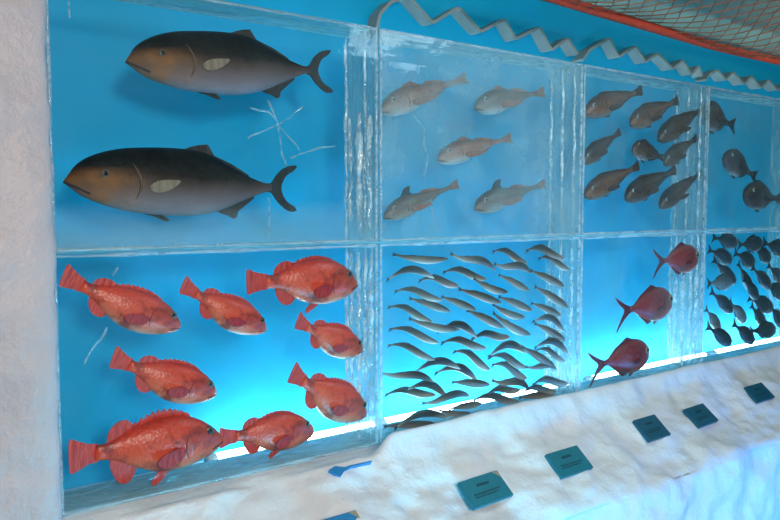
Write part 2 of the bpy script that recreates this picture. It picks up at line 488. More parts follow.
# ================================================================== ice blocks
def ice_block(x0, x1, z0, z1, mat, label, seed, cracks=(), ridges=(), group='clear ice blocks stacked in two rows'):
    rnd = random.Random(seed)
    x0 += .004; x1 -= .004; z0 += .003; z1 -= .003
    root = empty('ice_block', ((x0 + x1) / 2, TH / 2, z0))
    tag(root, label, 'ice block', group)
    off = Vector(root.location)
    bm = bmesh.new(); nx, nz = 44, 28
    def warp(x, z): return .0025 * fbm(Vector((x * 5 + seed, z * 5, seed * 1.7)), 3)
    fr = [[bm.verts.new(Vector((x0 + (x1 - x0) * i / nx, warp(i / nx * (x1 - x0), j / nz), z0 + (z1 - z0) * j / nz)) - off) for j in range(nz + 1)] for i in range(nx + 1)]
    bk = [[bm.verts.new(Vector((x0 + (x1 - x0) * i / 8, TH, z0 + (z1 - z0) * j / 8)) - off) for j in range(9)] for i in range(9)]
    for g_, m_ in ((fr, nx), (bk, 8)):
        mz = len(g_[0]) - 1
        for i in range(m_):
            for j in range(mz): bm.faces.new((g_[i][j], g_[i + 1][j], g_[i + 1][j + 1], g_[i][j + 1])).material_index = 0
    def side(a, b, mi):
        bm.faces.new(a + b[::-1]).material_index = mi
    side([r[0] for r in fr], [r[0] for r in bk], 2); side([r[-1] for r in fr], [r[-1] for r in bk], 2)
    side(fr[0], bk[0], 1); side(fr[-1], bk[-1], 1)
    obj('frozen_body', bm, [M[mat], M['frost_end'], M['frost_flat']], root, smooth=False)
    # rounded, melted rim along the front edges
    bm = bmesh.new(); pts = []; rad = []
    def edge(a, b, n):
        for q in range(n):
            v = q / n; p = Vector(a).lerp(Vector(b), v)
            pts.append(p - off + Vector((0, 0, .0006 * rnd.uniform(-1, 1)))); rad.append(.0048 + .0028 * fbm(p * 7 + Vector((seed, 0, 0)), 3))
    i_ = .005
    edge((x0 + i_, .002, z0 + i_), (x1 - i_, .002, z0 + i_), 50); edge((x1 - i_, .002, z0 + i_), (x1 - i_, .002, z1 - i_), 36)
    edge((x1 - i_, .002, z1 - i_), (x0 + i_, .002, z1 - i_), 50); edge((x0 + i_, .002, z1 - i_), (x0 + i_, .002, z0 + i_), 36)
    pts.append(pts[0]); rad.append(rad[0])
    tube(bm, pts, [max(.003, r) for r in rad], 8)
    obj('melted_rim', bm, M['rim'], root)
    for (ry, za, zb, r) in ridges:
        bm = bmesh.new(); n = 44
        pts = []; rad = []
        for q in range(n + 1):
            z = z0 + (z1 - z0) * (za + (zb - za) * q / n)
            pts.append(Vector((x1 - .012 + .004 * fbm(Vector((seed, ry * 30, z * 12)), 3), ry + .005 * fbm(Vector((z * 9, seed, ry * 20)), 3), z)) - off)
            rad.append(max(.003, r * (1 + .55 * fbm(Vector((z * 26, ry * 40, seed)), 3)) * math.sin(PI * (q + 1) / (n + 2)) ** .3))
        tube(bm, pts, rad, 10)
        obj('melt_ridge', bm, M['ridge'], root)
    for path in cracks:
        bm = bmesh.new(); P = [at(px, py, .11) - off for px, py in path]
        pts = []; rad = []
        for a, b in zip(P, P[1:]):
            for q in range(8):
                v = q / 8; p = a.lerp(b, v); pts.append(p + Vector((.003 * fbm(p * 30), .01 * fbm(p * 12), .003 * fbm(p * 25 + Vector((7, 0, 0))))))
                rad.append(.0025 + .0018 * fbm(p * 20))
        tube(bm, pts, [max(.0012, r) for r in rad], 6)
        obj('crack', bm, M['crack'], root)
    return root
rg = [(.025, 0, 1, .010), (.055, .03, 1, .008), (.095, .0, .95, .011), (.135, .05, 1, .008), (.165, 0, 1, .007)]
rg2 = [(.03, 0, 1, .006), (.09, 0, 1, .007), (.15, 0, 1, .006)]
ice_block(XE[0], XE[1], ZM, ZT, 'clear_based', 'clear ice block holding two large dark fish, beside the snow wall', 1,
          cracks=[[(268, 100), (277, 125), (292, 140), (300, 152)], [(248, 138), (270, 128), (290, 118), (304, 105)], [(277, 125), (282, 155), (290, 172)],
                  [(250, 108), (268, 112), (277, 122)], [(290, 158), (318, 148), (338, 146)], [(268, 198), (270, 225), (268, 240)], [(68, 0), (69, 20)]],
          ridges=[(.03, .06, .60, .012), (.085, .04, .62, .013), (.14, .10, .60, .010), (.055, 0, 1, .005), (.165, 0, 1, .006)])
ice_block(XE[1], XE[2], ZM, ZT, 'clear_cloudy', 'cloudy ice block holding five pale brown fish', 2,
          cracks=[[(412, 115), (424, 128), (426, 160), (424, 180)], [(428, 195), (434, 215), (440, 232)]], ridges=rg2)
ice_block(XE[2], XE[3], ZM, ZT, 'clear_dim', 'hazy ice block holding nine slanting brown fish', 3, ridges=rg2)
ice_block(XE[3], XE[4], ZM, ZT, 'clear_dim', 'dim ice block holding three round dark fish, cut off by the picture edge', 4, ridges=rg2[:2])
ice_block(XE[0], XE[1], ZB, ZM, 'clear_plain', 'clear ice block holding eight red fish, beside the snow wall', 5,
          cracks=[[(84, 365), (90, 352), (102, 338), (108, 326)], [(112, 275), (118, 266)]], ridges=rg)
ice_block(XE[1], XE[2], ZB, ZM, 'clear_streaky', 'bright ice block packed with many slender silver fish', 6, ridges=rg2)
ice_block(XE[2], XE[3], ZB, ZM, 'clear_streaky', 'blue ice block holding three dark red oval fish in a slanting line', 7, ridges=rg)
ice_block(XE[3], XE[4], ZB, ZM, 'clear_plain', 'ice block packed with small dark oval fish, cut off by the picture edge', 8, ridges=rg2[:2])

# lit tubes lying on the ledge behind the ice
TUBE_Y = .31
for i, (a, b) in enumerate(((215, 372), (384, 565), (590, 702), (712, 800))):
    xa, xb = at(a, 420, TUBE_Y).x, at(b, 400, TUBE_Y).x
    root = empty('fluorescent_tube', ((xa + xb) / 2, TUBE_Y, LED_Z - .025))
    where = ['behind the red fish', 'behind the shoal of slender silver fish', 'behind the three dark red oval fish', 'behind the small dark oval fish'][i]
    tag(root, 'white glowing lamp tube lying low ' + where, 'lamp', 'lamp tubes behind the lower ice blocks')
    h = (xb - xa) / 2
    bm = bmesh.new(); tube(bm, [(-h, 0, 0), (h, 0, 0)], .024, 16); obj('glass_tube', bm, M['tube'], root)
    for s in (-1, 1):
        bm = bmesh.new(); tube(bm, [(s * h, 0, 0), (s * (h + .03), 0, 0)], .026, 16); obj('end_cap', bm, M['cap'], root)
        bm = bmesh.new(); bm_box(bm, (s * (h + .015) - .012, -.015, -.040), (s * (h + .015) + .012, .015, -.012)); obj('holder', bm, M['cap'], root)

# ================================================================== fish
# --- two big dark fish
sk = fish_skin('dark_bronze_skin', [(0, (150, 130, 134)), (.2, (122, 102, 102)), (.42, (86, 68, 62)), (.58, (34, 25, 20)), (.72, (14, 11, 9)), (1, (8, 7, 7))], -.13, .14,
               head=((160, 96, 36), -.40, -.16, .85, .0, .06), fleck=.008, rough=.5, spec=.15)
fn = fin_skin('dark_fin', (20, 18, 18), (36, 32, 30)); pf = fin_skin('pale_olive_fin', (122, 104, 84), (106, 90, 72))
gill_m = simple('brown_gill_edge', (92, 62, 40), .4)
k = .95
amb = make_fish('amberjack',
    [(0, .006*k), (.044, .067*k), (.104, .108*k), (.193, .138*k), (.296, .150*k), (.415, .154*k), (.52, .146*k), (.6, .122*k), (.667, .086*k), (.756, .040*k), (.844, .008*k), (.87, .008*k)],
    [(0, -.012*k), (.06, -.058*k), (.148, -.098*k), (.25, -.126*k), (.415, -.144*k), (.548, -.138*k), (.637, -.114*k), (.71, -.084*k), (.785, -.052*k), (.852, -.028*k), (.87, -.026*k)],
    .62, sk, fn,
    [('tail_fin', catmull([(.845, .004), (.872, .014), (.90, .052), (.945, .085), (1.0, .094), (.985, .070), (.945, .045), (.922, .005), (.922, -.030), (.945, -.070), (.99, -.098), (.995, -.116), (.955, -.116), (.905, -.078), (.872, -.036), (.845, -.026)])),
     ('dorsal_fin', [(.46, .140), (.50, .155), (.535, .164), (.572, .168), (.583, .150), (.60, .122), (.68, .088), (.76, .042), (.75, .028), (.6, .10)]),
     ('anal_fin', [(.60, -.11), (.635, -.128), (.66, -.135), (.685, -.150), (.70, -.142), (.705, -.118), (.74, -.092), (.785, -.058), (.78, -.045), (.66, -.09)]),
     ('pelvic_fin', catmull([(.30, -.126), (.34, -.138), (.39, -.158), (.40, -.15), (.37, -.13), (.34, -.12)]))],
    eye=(.135, .03, .018), mouth=((.0, -.004), (.085, -.048)), gill=(.235, .075, -.09, .03),
    pect=catmull([(.30, -.012), (.33, .006), (.375, .010), (.412, .006), (.385, -.022), (.345, -.040), (.315, -.040), (.30, -.028)]), eye_m=M['eye_pale'], pect_m=pf)
for p in amb.children:
    if p.name.startswith('tail_fin'): pass
tag(place(amb, (126, 61), (332, 69), .10, .96), 'large dark fish with brown head, the upper of two in the ice', 'fish', 'two large dark fish in the ice')
am2 = copy_tree(amb)
tag(place(am2, (64, 181), (297, 186), .08, .98), 'large dark fish with brown head, lower and longer of the two', 'fish', 'two large dark fish in the ice')

# --- red fish
gill_m = simple('dark_red_gill_edge', (120, 30, 24), .4)
rsk = fish_skin('red_scaly_skin', [(0, (222, 172, 152)), (.16, (222, 106, 74)), (.4, (224, 70, 36)), (.8, (216, 54, 26)), (1, (190, 40, 22))], -.18, .19,
                blot=((140, 26, 12), 6.5, .50, .66, .85), head=((134, 62, 38), -.46, -.22, .62, .12, .2), fleck=.035)
rfn = fin_skin('red_fin', (216, 58, 38), (178, 34, 24)); rpf = fin_skin('deep_red_fin', (196, 30, 14), (150, 20, 12))
rt_ = [(0, .0), (.05, .052), (.11, .098), (.18, .136), (.28, .168), (.40, .176), (.52, .156), (.62, .118), (.70, .078), (.78, .050), (.84, .047)]
rb_ = [(0, -.055), (.05, -.092), (.13, -.128), (.24, -.160), (.36, -.172), (.48, -.158), (.58, -.122), (.67, -.080), (.76, -.050), (.84, -.047)]
def spiny(h0, x0=.24, x1=.62, n=10):
    out = []
    for q in range(n):
        x = x0 + (x1 - x0) * q / n; hh = h0 * math.sin(PI * (.18 + .72 * q / n))
        out += [(x, interp(rt_, x) + hh * .55), (x + (x1 - x0) / n * .55, interp(rt_, x) + hh)]
    return [(x0 - .01, interp(rt_, x0) - .02)] + out + [(x1, interp(rt_, x1) + .01), (x1 - .02, interp(rt_, x1) - .03)]
def rock(h_sp, soft, anal, pelvic, flare, arch=0):
    fins = [('tail_fin', catmull([(.82, .047), (.88, .06), (.95, .075 + flare), (.995, .088 + flare), (1.0, .03), (.995, -.04), (.985, -.088 - flare), (.94, -.078 - flare), (.88, -.06), (.82, -.047)])),
            ('dorsal_fin', spiny(h_sp)),
            ('soft_dorsal_fin', catmull([(.60, .10), (.62, .13 + soft * .5), (.665, .13 + soft), (.72, .115 + soft), (.765, .08 + soft * .6), (.765, .04), (.68, .06)])),
            ('anal_fin', catmull([(.58, -.10), (.60, -.14 - anal * .5), (.64, -.15 - anal), (.69, -.14 - anal), (.735, -.10 - anal * .6), (.75, -.045), (.66, -.07)]))]
    if pelvic: fins.append(('pelvic_fin', catmull([(.30, -.15), (.34, -.155), (.42, -.19 - pelvic), (.47, -.215 - pelvic), (.475, -.19 - pelvic * .6), (.42, -.155), (.38, -.145)])))
    return make_fish('rockfish', rt_, rb_, .58, rsk, rfn, fins, eye=(.115, .058, .034), mouth=((.0, -.035), (.085, -.062)), gill=(.255, .10, -.11, .035),
                     pect=catmull([(.29, -.03), (.33, -.012), (.40, -.02), (.47, -.045), (.49, -.085), (.45, -.115), (.38, -.11), (.32, -.085)]), arch=arch, pect_m=rpf, eye_m=M['eye_pale'])
r_plain = rock(.03, .02, .015, .0, .004, arch=-.045)
r_big = rock(.05, .05, .06, .04, .012)
r_pel = rock(.018, .02, .02, .02, .0)
g = 'red fish in the lower left ice block'
spots = [
 (r_plain, (180, 327), (61, 277), .92, 'red fish nearest the top left, nose down towards the right'),
 (r_plain, (266, 330), (181, 286), .93, 'red fish second from left in the top row, below the middle seam'),
 (r_pel, (357, 281), (246, 282), 1.06, 'large red fish at the top right of the red group'),
 (r_plain, (362, 351), (296, 322), 1.06, 'small red fish under the top right one, tail raised'),
 (r_plain, (216, 394), (111, 359), .98, 'red fish just above the largest spiny red fish'),
 (r_plain, (366, 415), (290, 374), 1.08, 'red fish at right of the group, steeply tilted nose down'),
 (r_big, (222, 436), (68, 457), 1.04, 'largest red fish, with spread spiny fins, at bottom left'),
 (r_pel, (314, 428), (219, 438), 1.06, 'red fish at the bottom whose tail touches the largest red fish'),
]
seen = set()
for q, (pr, a, b, kz, lb) in enumerate(spots):
    o = pr if pr not in seen else copy_tree(pr)
    seen.add(pr)
    place(o, a, b, .066 if q in (2, 3, 5) else .07 + .012 * (q % 3), kz, 1.0); tag(o, lb, 'fish', g)

# --- dark red oval fish
asks = fish_skin('crimson_skin', [(0, (196, 116, 108)), (.15, (160, 54, 50)), (.5, (146, 34, 32)), (1, (118, 26, 28))], -.18, .18, blot=((84, 24, 30), 7, .5, .75, .6), head=((120, 70, 70), -.45, -.3, .5, .1, .2), fleck=.06)
afn = fin_skin('crimson_fin', (120, 30, 40), (84, 22, 34)); gill_m = simple('crimson_gill_edge', (78, 22, 28), .4)
at_ = [(0, .0), (.04, .075), (.10, .125), (.19, .163), (.30, .172), (.42, .158), (.52, .126), (.60, .082), (.67, .042), (.74, .026)]
ab_ = [(0, -.035), (.05, -.10), (.12, -.148), (.22, -.178), (.33, -.178), (.44, -.156), (.54, -.116), (.62, -.068), (.68, -.036), (.74, -.026)]
alf = make_fish('alfonsino', at_, ab_, .5, asks, afn,
    [('tail_fin', catmull([(.72, .02), (.80, .05), (.9, .10), (1.0, .155), (.93, .075), (.84, .0), (.90, -.08), (.985, -.20), (.9, -.13), (.80, -.06), (.72, -.022)])),
     ('dorsal_fin', catmull([(.26, .155), (.31, .186), (.36, .205), (.40, .194), (.47, .160), (.56, .112), (.54, .09), (.36, .14)])),
     ('anal_fin', catmull([(.36, -.16), (.41, -.185), (.46, -.188), (.52, -.145), (.59, -.090), (.56, -.07), (.42, -.13)])),
     ('pelvic_fin', catmull([(.22, -.165), (.27, -.19), (.33, -.215), (.33, -.195), (.29, -.165)]))],
    eye=(.115, .035, .044), mouth=((.0, -.02), (.07, -.07)), gill=(.225, .10, -.10, .03), pect=catmull([(.25, -.02), (.30, -.015), (.40, -.03), (.42, -.045), (.34, -.06), (.27, -.05)]), eye_m=M['eye_gold'])
g = 'dark red oval fish in a slanting line'
for q, (a, b, kz, lb) in enumerate([((697, 257), (652, 262), 1.06, 'dark red oval fish at the top of the three, nearest the middle seam'),
                                   ((671, 300), (615, 313), 1.04, 'dark red oval fish, the middle one of three in a slanting line'),
                                   ((648, 351), (588, 368), 1.0, 'dark red oval fish with long forked tail, lowest of the three')]):
    o = alf if q == 0 else copy_tree(alf)
    tag(place(o, a, b, .036 if q == 0 else .07, kz, 1.0), lb, 'fish', g)

# --- pale brown fish in the cloudy block
gsk = fish_skin('pinkish_brown_skin', [(0, (196, 186, 178)), (.25, (182, 150, 134)), (.5, (158, 112, 94)), (1, (110, 78, 68))], -.13, .12, blot=((120, 66, 50), 8, .5, .7, .7), fleck=.08)
gsk2 = fish_skin('grey_brown_skin', [(0, (190, 188, 182)), (.25, (150, 134, 124)), (.5, (112, 92, 82)), (1, (84, 66, 58))], -.13, .12, blot=((88, 58, 48), 8, .5, .7, .7), fleck=.08)
gfn = fin_skin('brown_fin', (150, 110, 92), (120, 84, 70)); gpf = fin_skin('reddish_fin', (150, 96, 76), (124, 78, 64)); gdf = fin_skin('dark_grey_fin', (44, 46, 50))
gill_m = simple('brown_gill_edge_light', (120, 84, 70), .4)
gt_ = [(0, -.02), (.05, .030), (.12, .074), (.22, .106), (.32, .106), (.45, .082), (.6, .050), (.75, .030), (.88, .022)]
gb_ = [(0, -.065), (.06, -.100), (.15, -.128), (.28, -.136), (.40, -.108), (.55, -.062), (.7, -.034), (.88, -.022)]
def pale(skin, dark):
    r = make_fish('brown_fish', gt_, gb_, .7, skin, gfn,
        [('tail_fin', catmull([(.86, .022), (.93, .045), (1.0, .06), (.985, 0), (1.0, -.05), (.93, -.04), (.86, -.022)])),
         ('rear_dorsal_fin', [(.48, .07), (.52, .095), (.6, .085), (.72, .05), (.72, .03)]),
         ('anal_fin', [(.46, -.085), (.52, -.10), (.62, -.072), (.7, -.045), (.66, -.035), (.5, -.07)])] + ([] if dark else [('dorsal_fin', [(.24, .095), (.30, .135), (.36, .14), (.46, .085), (.4, .085)])]),
        eye=(.11, .03, .026), mouth=((0, -.05), (.07, -.075)), gill=(.22, .07, -.10, .025), pect=catmull([(.27, -.04), (.32, -.02), (.44, -.035), (.5, -.06), (.42, -.085), (.32, -.085)]), pect_m=gpf)
    if dark:
        bm = bmesh.new(); plate(bm, [(-.27, .09), (-.23, .14), (-.19, .185), (-.13, .195), (-.11, .185), (-.14, .13), (-.10, .08)], .008); obj('dorsal_fin', bm, gdf, r, smooth=False)
    return r
p1, p2, p3 = pale(gsk, False), pale(gsk2, False), pale(gsk2, True)
g = 'pale brown fish in the cloudy ice block'
used = set()
for q, (pr, a, b, kz, lb) in enumerate([
    (p1, (380, 107), (467, 78), 0.89, 'pale brown fish at top left of the cloudy ice block'),
    (p2, (474, 104), (545, 92), 0.95, 'brown fish at top right of the cloudy ice block'),
    (p1, (437, 156), (512, 138), 0.87, 'pale blurred fish alone in the middle of the cloudy ice block'),
    (p3, (383, 214), (459, 184), 0.85, 'grey fish with raised dark fin at bottom left of the cloudy ice block'),
    (p3, (474, 205), (546, 184), 0.88, 'grey fish with raised dark fin at bottom right of the cloudy ice block')]):
    o = pr if pr not in used else copy_tree(pr)
    used.add(pr)
    tag(place(o, a, b, .11 if q != 2 else .135, kz, 1.0), lb, 'fish', g)

# --- nine slanting dark brown fish
bsk = fish_skin('dark_brown_skin', [(0, (150, 140, 130)), (.2, (104, 78, 62)), (.5, (76, 50, 38)), (1, (46, 32, 28))], -.16, .14, blot=((42, 28, 26), 7, .48, .68, .75), fleck=.04)
bsk2 = fish_skin('reddish_brown_skin', [(0, (160, 144, 130)), (.2, (136, 98, 72)), (.5, (112, 70, 50)), (1, (78, 50, 40))], -.16, .14, blot=((70, 44, 36), 7, .48, .68, .7), fleck=.04)
bfn = fin_skin('brown_black_fin', (74, 52, 42), (48, 36, 32)); gill_m = simple('dark_gill_edge', (40, 30, 28), .4)
bt_ = [(0, -.01), (.05, .05), (.12, .10), (.22, .138), (.34, .140), (.48, .108), (.62, .068), (.75, .045), (.86, .036)]
bb_ = [(0, -.06), (.06, -.11), (.15, -.146), (.28, -.160), (.42, -.136), (.55, -.090), (.68, -.054), (.86, -.036)]
def brown(skin):
    return make_fish('brown_fish', bt_, bb_, .6, skin, bfn,
        [('tail_fin', catmull([(.84, .036), (.92, .055), (.99, .08), (1.0, .0), (.985, -.07), (.92, -.05), (.84, -.036)])),
         ('dorsal_fin', [(.22, .12), (.27, .158), (.33, .164), (.40, .152), (.48, .128), (.56, .116), (.64, .09), (.76, .058), (.74, .035), (.5, .09)]),
         ('anal_fin', [(.46, -.11), (.52, -.128), (.62, -.098), (.74, -.052), (.7, -.04), (.54, -.08)]),
         ('pelvic_fin', catmull([(.26, -.15), (.32, -.18), (.37, -.185), (.36, -.155)]))],
        eye=(.1, .045, .026), mouth=((0, -.04), (.06, -.075)), gill=(.22, .09, -.11, .025), pect=catmull([(.27, -.05), (.33, -.03), (.42, -.05), (.43, -.085), (.36, -.10), (.29, -.085)]))
def z6(x, y): return (570 + x * 210 / 642, 70 + y * 170 / 520)
b1, b2 = brown(bsk), brown(bsk2); used = set()
g = 'brown fish slanting in three rows'
rows = [(b2, (45, 125), (222, 62), .78, 'reddish brown slanting fish, first from the left in the top row of nine', .08),
        (b2, (183, 160), (332, 92), .84, 'brown slanting fish, middle one in the top row of nine', .08),
        (b1, (268, 208), (414, 112), .76, 'dark brown slanting fish, last at right in the top row of nine', .054),
        (b1, (38, 278), (155, 188), .9, 'dim brown fish at the left of the middle row of nine', .13),
        (b1, (192, 232), (292, 272), 1.2, 'brown fish in the middle of the nine with its tail pointing down right', .12),
        (b1, (286, 282), (388, 208), .95, 'dark brown slanting fish at the right of the middle row of nine', .054),
        (b2, (44, 380), (212, 292), .78, 'brown slanting fish at the left of the bottom row of nine', .08),
        (b1, (168, 388), (325, 304), .84, 'dark brown slanting fish in the middle of the bottom row of nine', .08),
        (b1, (273, 415), (405, 310), .74, 'dark brown slanting fish at the right of the bottom row of nine', .054)]
for pr, a, b, kz, lb, dp in rows:
    o = pr if pr not in used else copy_tree(pr)
    used.add(pr)
    tag(place(o, z6(*a), z6(*b), dp, kz, 1.0), lb, 'fish', g)

# --- three round dark fish
dsk = fish_skin('dark_bream_skin', [(0, (150, 140, 136)), (.12, (84, 60, 56)), (.4, (58, 38, 38)), (1, (34, 26, 30))], -.22, .22, blot=((30, 24, 28), 6, .5, .7, .6), fleck=.04)
dfn = fin_skin('dark_bream_fin', (52, 38, 40))
dt_ = [(0, .0), (.05, .09), (.12, .16), (.22, .208), (.34, .216), (.46, .18), (.58, .115), (.68, .062), (.78, .042), (.84, .04)]
db_ = [(0, -.05), (.06, -.13), (.14, -.185), (.25, -.222), (.37, -.222), (.49, -.18), (.6, -.11), (.7, -.058), (.78, -.042), (.84, -.04)]
bream = make_fish('dark_round_fish', dt_, db_, .45, dsk, dfn,
    [('tail_fin', catmull([(.82, .04), (.9, .085), (1.0, .13), (.95, .0), (1.0, -.13), (.9, -.08), (.82, -.04)])),
     ('dorsal_fin', [(.2, .19), (.26, .235), (.36, .245), (.48, .205), (.6, .14), (.66, .09), (.62, .08), (.4, .18)]),
     ('anal_fin', [(.44, -.19), (.52, -.185), (.6, -.135), (.66, -.085), (.6, -.09)]),
     ('pelvic_fin', catmull([(.27, -.21), (.33, -.25), (.39, -.255), (.37, -.215)]))],
    eye=(.12, .06, .032), mouth=((0, -.03), (.06, -.06)), gill=(.25, .12, -.13, .03), pect=catmull([(.28, -.03), (.34, -.02), (.46, -.05), (.44, -.08), (.34, -.085)]))
for q, (a, b, kz, lb) in enumerate([((400, 128), (506, 172), 1.0, 'round dark fish in the upper right corner block, nearest the block edge'),
                                   ((470, 262), (572, 330), .86, 'round dark fish, middle one of three, slanting down to the right'),
                                   ((532, 378), (650, 396), .82, 'round dark fish, lowest of three, at the right edge of the picture')]):
    o = bream if q == 0 else copy_tree(bream)
    tag(place(o, z6(*a), z6(*b), .09, kz, 1.0), lb, 'fish', 'round dark fish in the far upper block')

# --- shoal of slender silver fish (head to the right, thin tail at left)
ssk = fish_skin('silver_grey_skin', [(0, (206, 200, 190)), (.2, (156, 142, 130)), (.45, (110, 94, 82)), (.7, (68, 56, 46)), (1, (36, 32, 30))], -.07, .07, fleck=.03, rough=.3)
sfn = fin_skin('grey_fin', (52, 54, 60)); gill_m = simple('grey_gill_edge', (80, 78, 76), .4)
st_ = [(0, -.006), (.05, .016), (.14, .036), (.28, .052), (.44, .058), (.6, .050), (.74, .037), (.86, .022), (.96, .013)]
sb_ = [(0, -.016), (.06, -.030), (.15, -.046), (.3, -.058), (.45, -.056), (.6, -.044), (.74, -.031), (.86, -.018), (.96, -.012)]
def slender(arch, wave):
    return make_fish('slender_fish', st_, sb_, .75, ssk, sfn,
        [('tail_fin', [(.94, .013), (1.0, .028), (.98, 0), (1.0, -.028), (.94, -.012)]),
         ('dorsal_fin', [(.52, .046), (.60, .056), (.66, .052), (.76, .030), (.66, .03)])],
        eye=(.075, .004, .014), arch=arch, wave=wave, stations=22, ring=12, fin_t=.012)
protos = {'s': slender(0, 0), 'a': slender(.14, 0), 'w': slender(.03, .035), 'd': slender(-.05, .0), 'v': slender(.05, -.03)}
def z4(x, y): return (370 + x * 220 / 520, 220 + y * 220 / 520)
SH = {'left': [(52, 85, 185, 95, 'd'), (38, 130, 152, 124, 'a'), (115, 140, 212, 150, 'v'), (58, 165, 172, 184, 'v'), (92, 185, 190, 215, 's'), (42, 202, 150, 236, 'v'), (90, 237, 212, 262, 'd'),
      (45, 255, 165, 285, 'v'), (160, 252, 255, 264, 'a'), (42, 293, 155, 325, 'v'), (103, 350, 214, 338, 'a'), (155, 350, 257, 368, 'a'), (22, 357, 152, 380, 'w'), (85, 390, 187, 408, 'a'), (35, 410, 157, 407, 'v'),
      (122, 430, 237, 412, 'w'), (56, 482, 188, 455, 'a'), (32, 488, 158, 480, 's'), (185, 447, 265, 432, 's'), (160, 452, 240, 460, 'd')],
      'middle': [(190, 76, 297, 115, 'w'), (172, 120, 276, 134, 'v'), (208, 163, 312, 196, 's'), (168, 181, 252, 212, 's'), (243, 142, 326, 174, 'd'), (228, 213, 317, 254, 's'), (293, 100, 382, 122, 'w'), (290, 71, 373, 97, 'v'),
      (303, 129, 377, 166, 's'), (303, 181, 384, 213, 's'), (288, 203, 366, 233, 'd'), (288, 223, 379, 274, 'd'), (238, 280, 332, 270, 'v'), (168, 287, 277, 297, 'v'), (198, 307, 287, 349, 'v'), (278, 312, 372, 300, 'a'),
      (283, 320, 372, 344, 'v'), (288, 339, 374, 369, 'v'), (193, 383, 284, 388, 's'), (288, 375, 377, 394, 'w'), (273, 411, 357, 396, 'v'), (243, 423, 357, 424, 'v')],
      'right': [(368, 69, 462, 85, 'v'), (398, 87, 474, 113, 'v'), (378, 119, 460, 156, 's'), (388, 157, 470, 206, 's'), (380, 196, 452, 224, 's'), (386, 229, 462, 254, 'a'), (388, 244, 463, 283, 's'), (390, 290, 472, 305, 'a'),
      (358, 299, 440, 349, 's'), (393, 304, 462, 329, 'v'), (368, 344, 442, 350, 'w'), (383, 386, 470, 380, 'v'), (358, 405, 442, 400, 'v'), (352, 420, 437, 410, 's')]}
ORD = ['first', 'second', 'third', 'fourth', 'fifth', 'sixth', 'seventh', 'eighth', 'ninth', 'tenth', 'eleventh', 'twelfth', 'thirteenth', 'fourteenth', 'fifteenth',
       'sixteenth', 'seventeenth', 'eighteenth', 'nineteenth', 'twentieth', 'twenty-first', 'twenty-second', 'twenty-third']
used = set(); n = 0
for side_, lst in SH.items():
    lst = sorted(lst, key=lambda q: q[1] + q[3])
    for q, (x0, y0, x1, y1, kd) in enumerate(lst):
        pr = protos[kd]; o = pr if kd not in used else copy_tree(pr)
        used.add(kd)
        L = math.hypot(x1 - x0, y1 - y0)
        place(o, z4(x1, y1), z4(x0, y0), (.03 if x1 > 425 else .045 + .03 * (n % 3)), min(1.35, 1.12 * 115 / L), 1.0); n += 1
        look = {'s': 'straight', 'a': 'arched', 'w': 'wavy', 'd': 'straight-backed', 'v': 'slightly curved'}[kd]
        which = ORD[q] + ' from the top' if q < len(lst) - 1 else 'lowest'
        tag(o, '%s slender silver fish, %s in the %s third of the shoal' % (look, which, side_), 'fish', 'slender silver fish in the packed shoal')

# --- small dark oval fish at the far right
osk = fish_skin('slate_skin', [(0, (120, 140, 148)), (.25, (52, 64, 72)), (.6, (34, 40, 46)), (1, (24, 28, 34))], -.16, .16, blot=((22, 26, 30), 7, .5, .7, .6), fleck=.05)
osk2 = fish_skin('pale_slate_skin', [(0, (170, 190, 194)), (.3, (112, 128, 132)), (.7, (64, 76, 82)), (1, (44, 54, 62))], -.16, .16, blot=((60, 70, 76), 7, .5, .7, .6), fleck=.12)
ofn = fin_skin('slate_fin', (36, 42, 50)); gill_m = simple('slate_gill_edge', (30, 36, 40), .4)
ot_ = [(0, -.005), (.06, .07), (.16, .125), (.3, .155), (.44, .145), (.58, .10), (.7, .055), (.8, .032), (.86, .03)]
ob_ = [(0, -.03), (.06, -.09), (.16, -.14), (.3, -.165), (.44, -.148), (.58, -.10), (.7, -.052), (.8, -.032), (.86, -.03)]
def oval(skin):
    return make_fish('small_oval_fish', ot_, ob_, .5, skin, ofn,
        [('tail_fin', [(.84, .03), (.92, .06), (1.0, .11), (.95, 0), (1.0, -.11), (.92, -.06), (.84, -.03)]),
         ('dorsal_fin', [(.3, .14), (.36, .18), (.5, .155), (.66, .09), (.64, .06)]), ('anal_fin', [(.42, -.14), (.5, -.155), (.64, -.09), (.62, -.06)])],
        eye=(.1, .03, .028), stations=20, ring=14, fin_t=.014)
o1, o2 = oval(osk), oval(osk2); used = set()
def z7(x, y): return (570 + x * 210 / 607, 220 + y * 180 / 520)
OV = [(410, 50, 484, 66, 0), (484, 72, 556, 66, 0), (556, 64, 632, 92, 0), (398, 84, 468, 118, 0), (474, 93, 534, 127, 0), (530, 82, 580, 114, 0), (412, 112, 478, 182, 0), (396, 184, 468, 178, 1), (484, 122, 526, 206, 0),
      (500, 168, 544, 226, 0), (524, 134, 580, 194, 0), (570, 128, 622, 184, 0), (560, 178, 626, 222, 0), (405, 204, 470, 264, 0), (460, 234, 508, 292, 1), (514, 222, 586, 256, 0), (522, 244, 564, 304, 0), (576, 244, 618, 306, 0),
      (390, 254, 434, 316, 1), (394, 306, 466, 356, 0), (470, 297, 532, 352, 0), (518, 322, 594, 314, 0)]
cols = {'left': [], 'middle': [], 'right': []}
for t in OV:
    cx = (t[0] + t[2]) / 2
    cols['left' if cx < 482 else 'middle' if cx < 546 else 'right'].append(t)
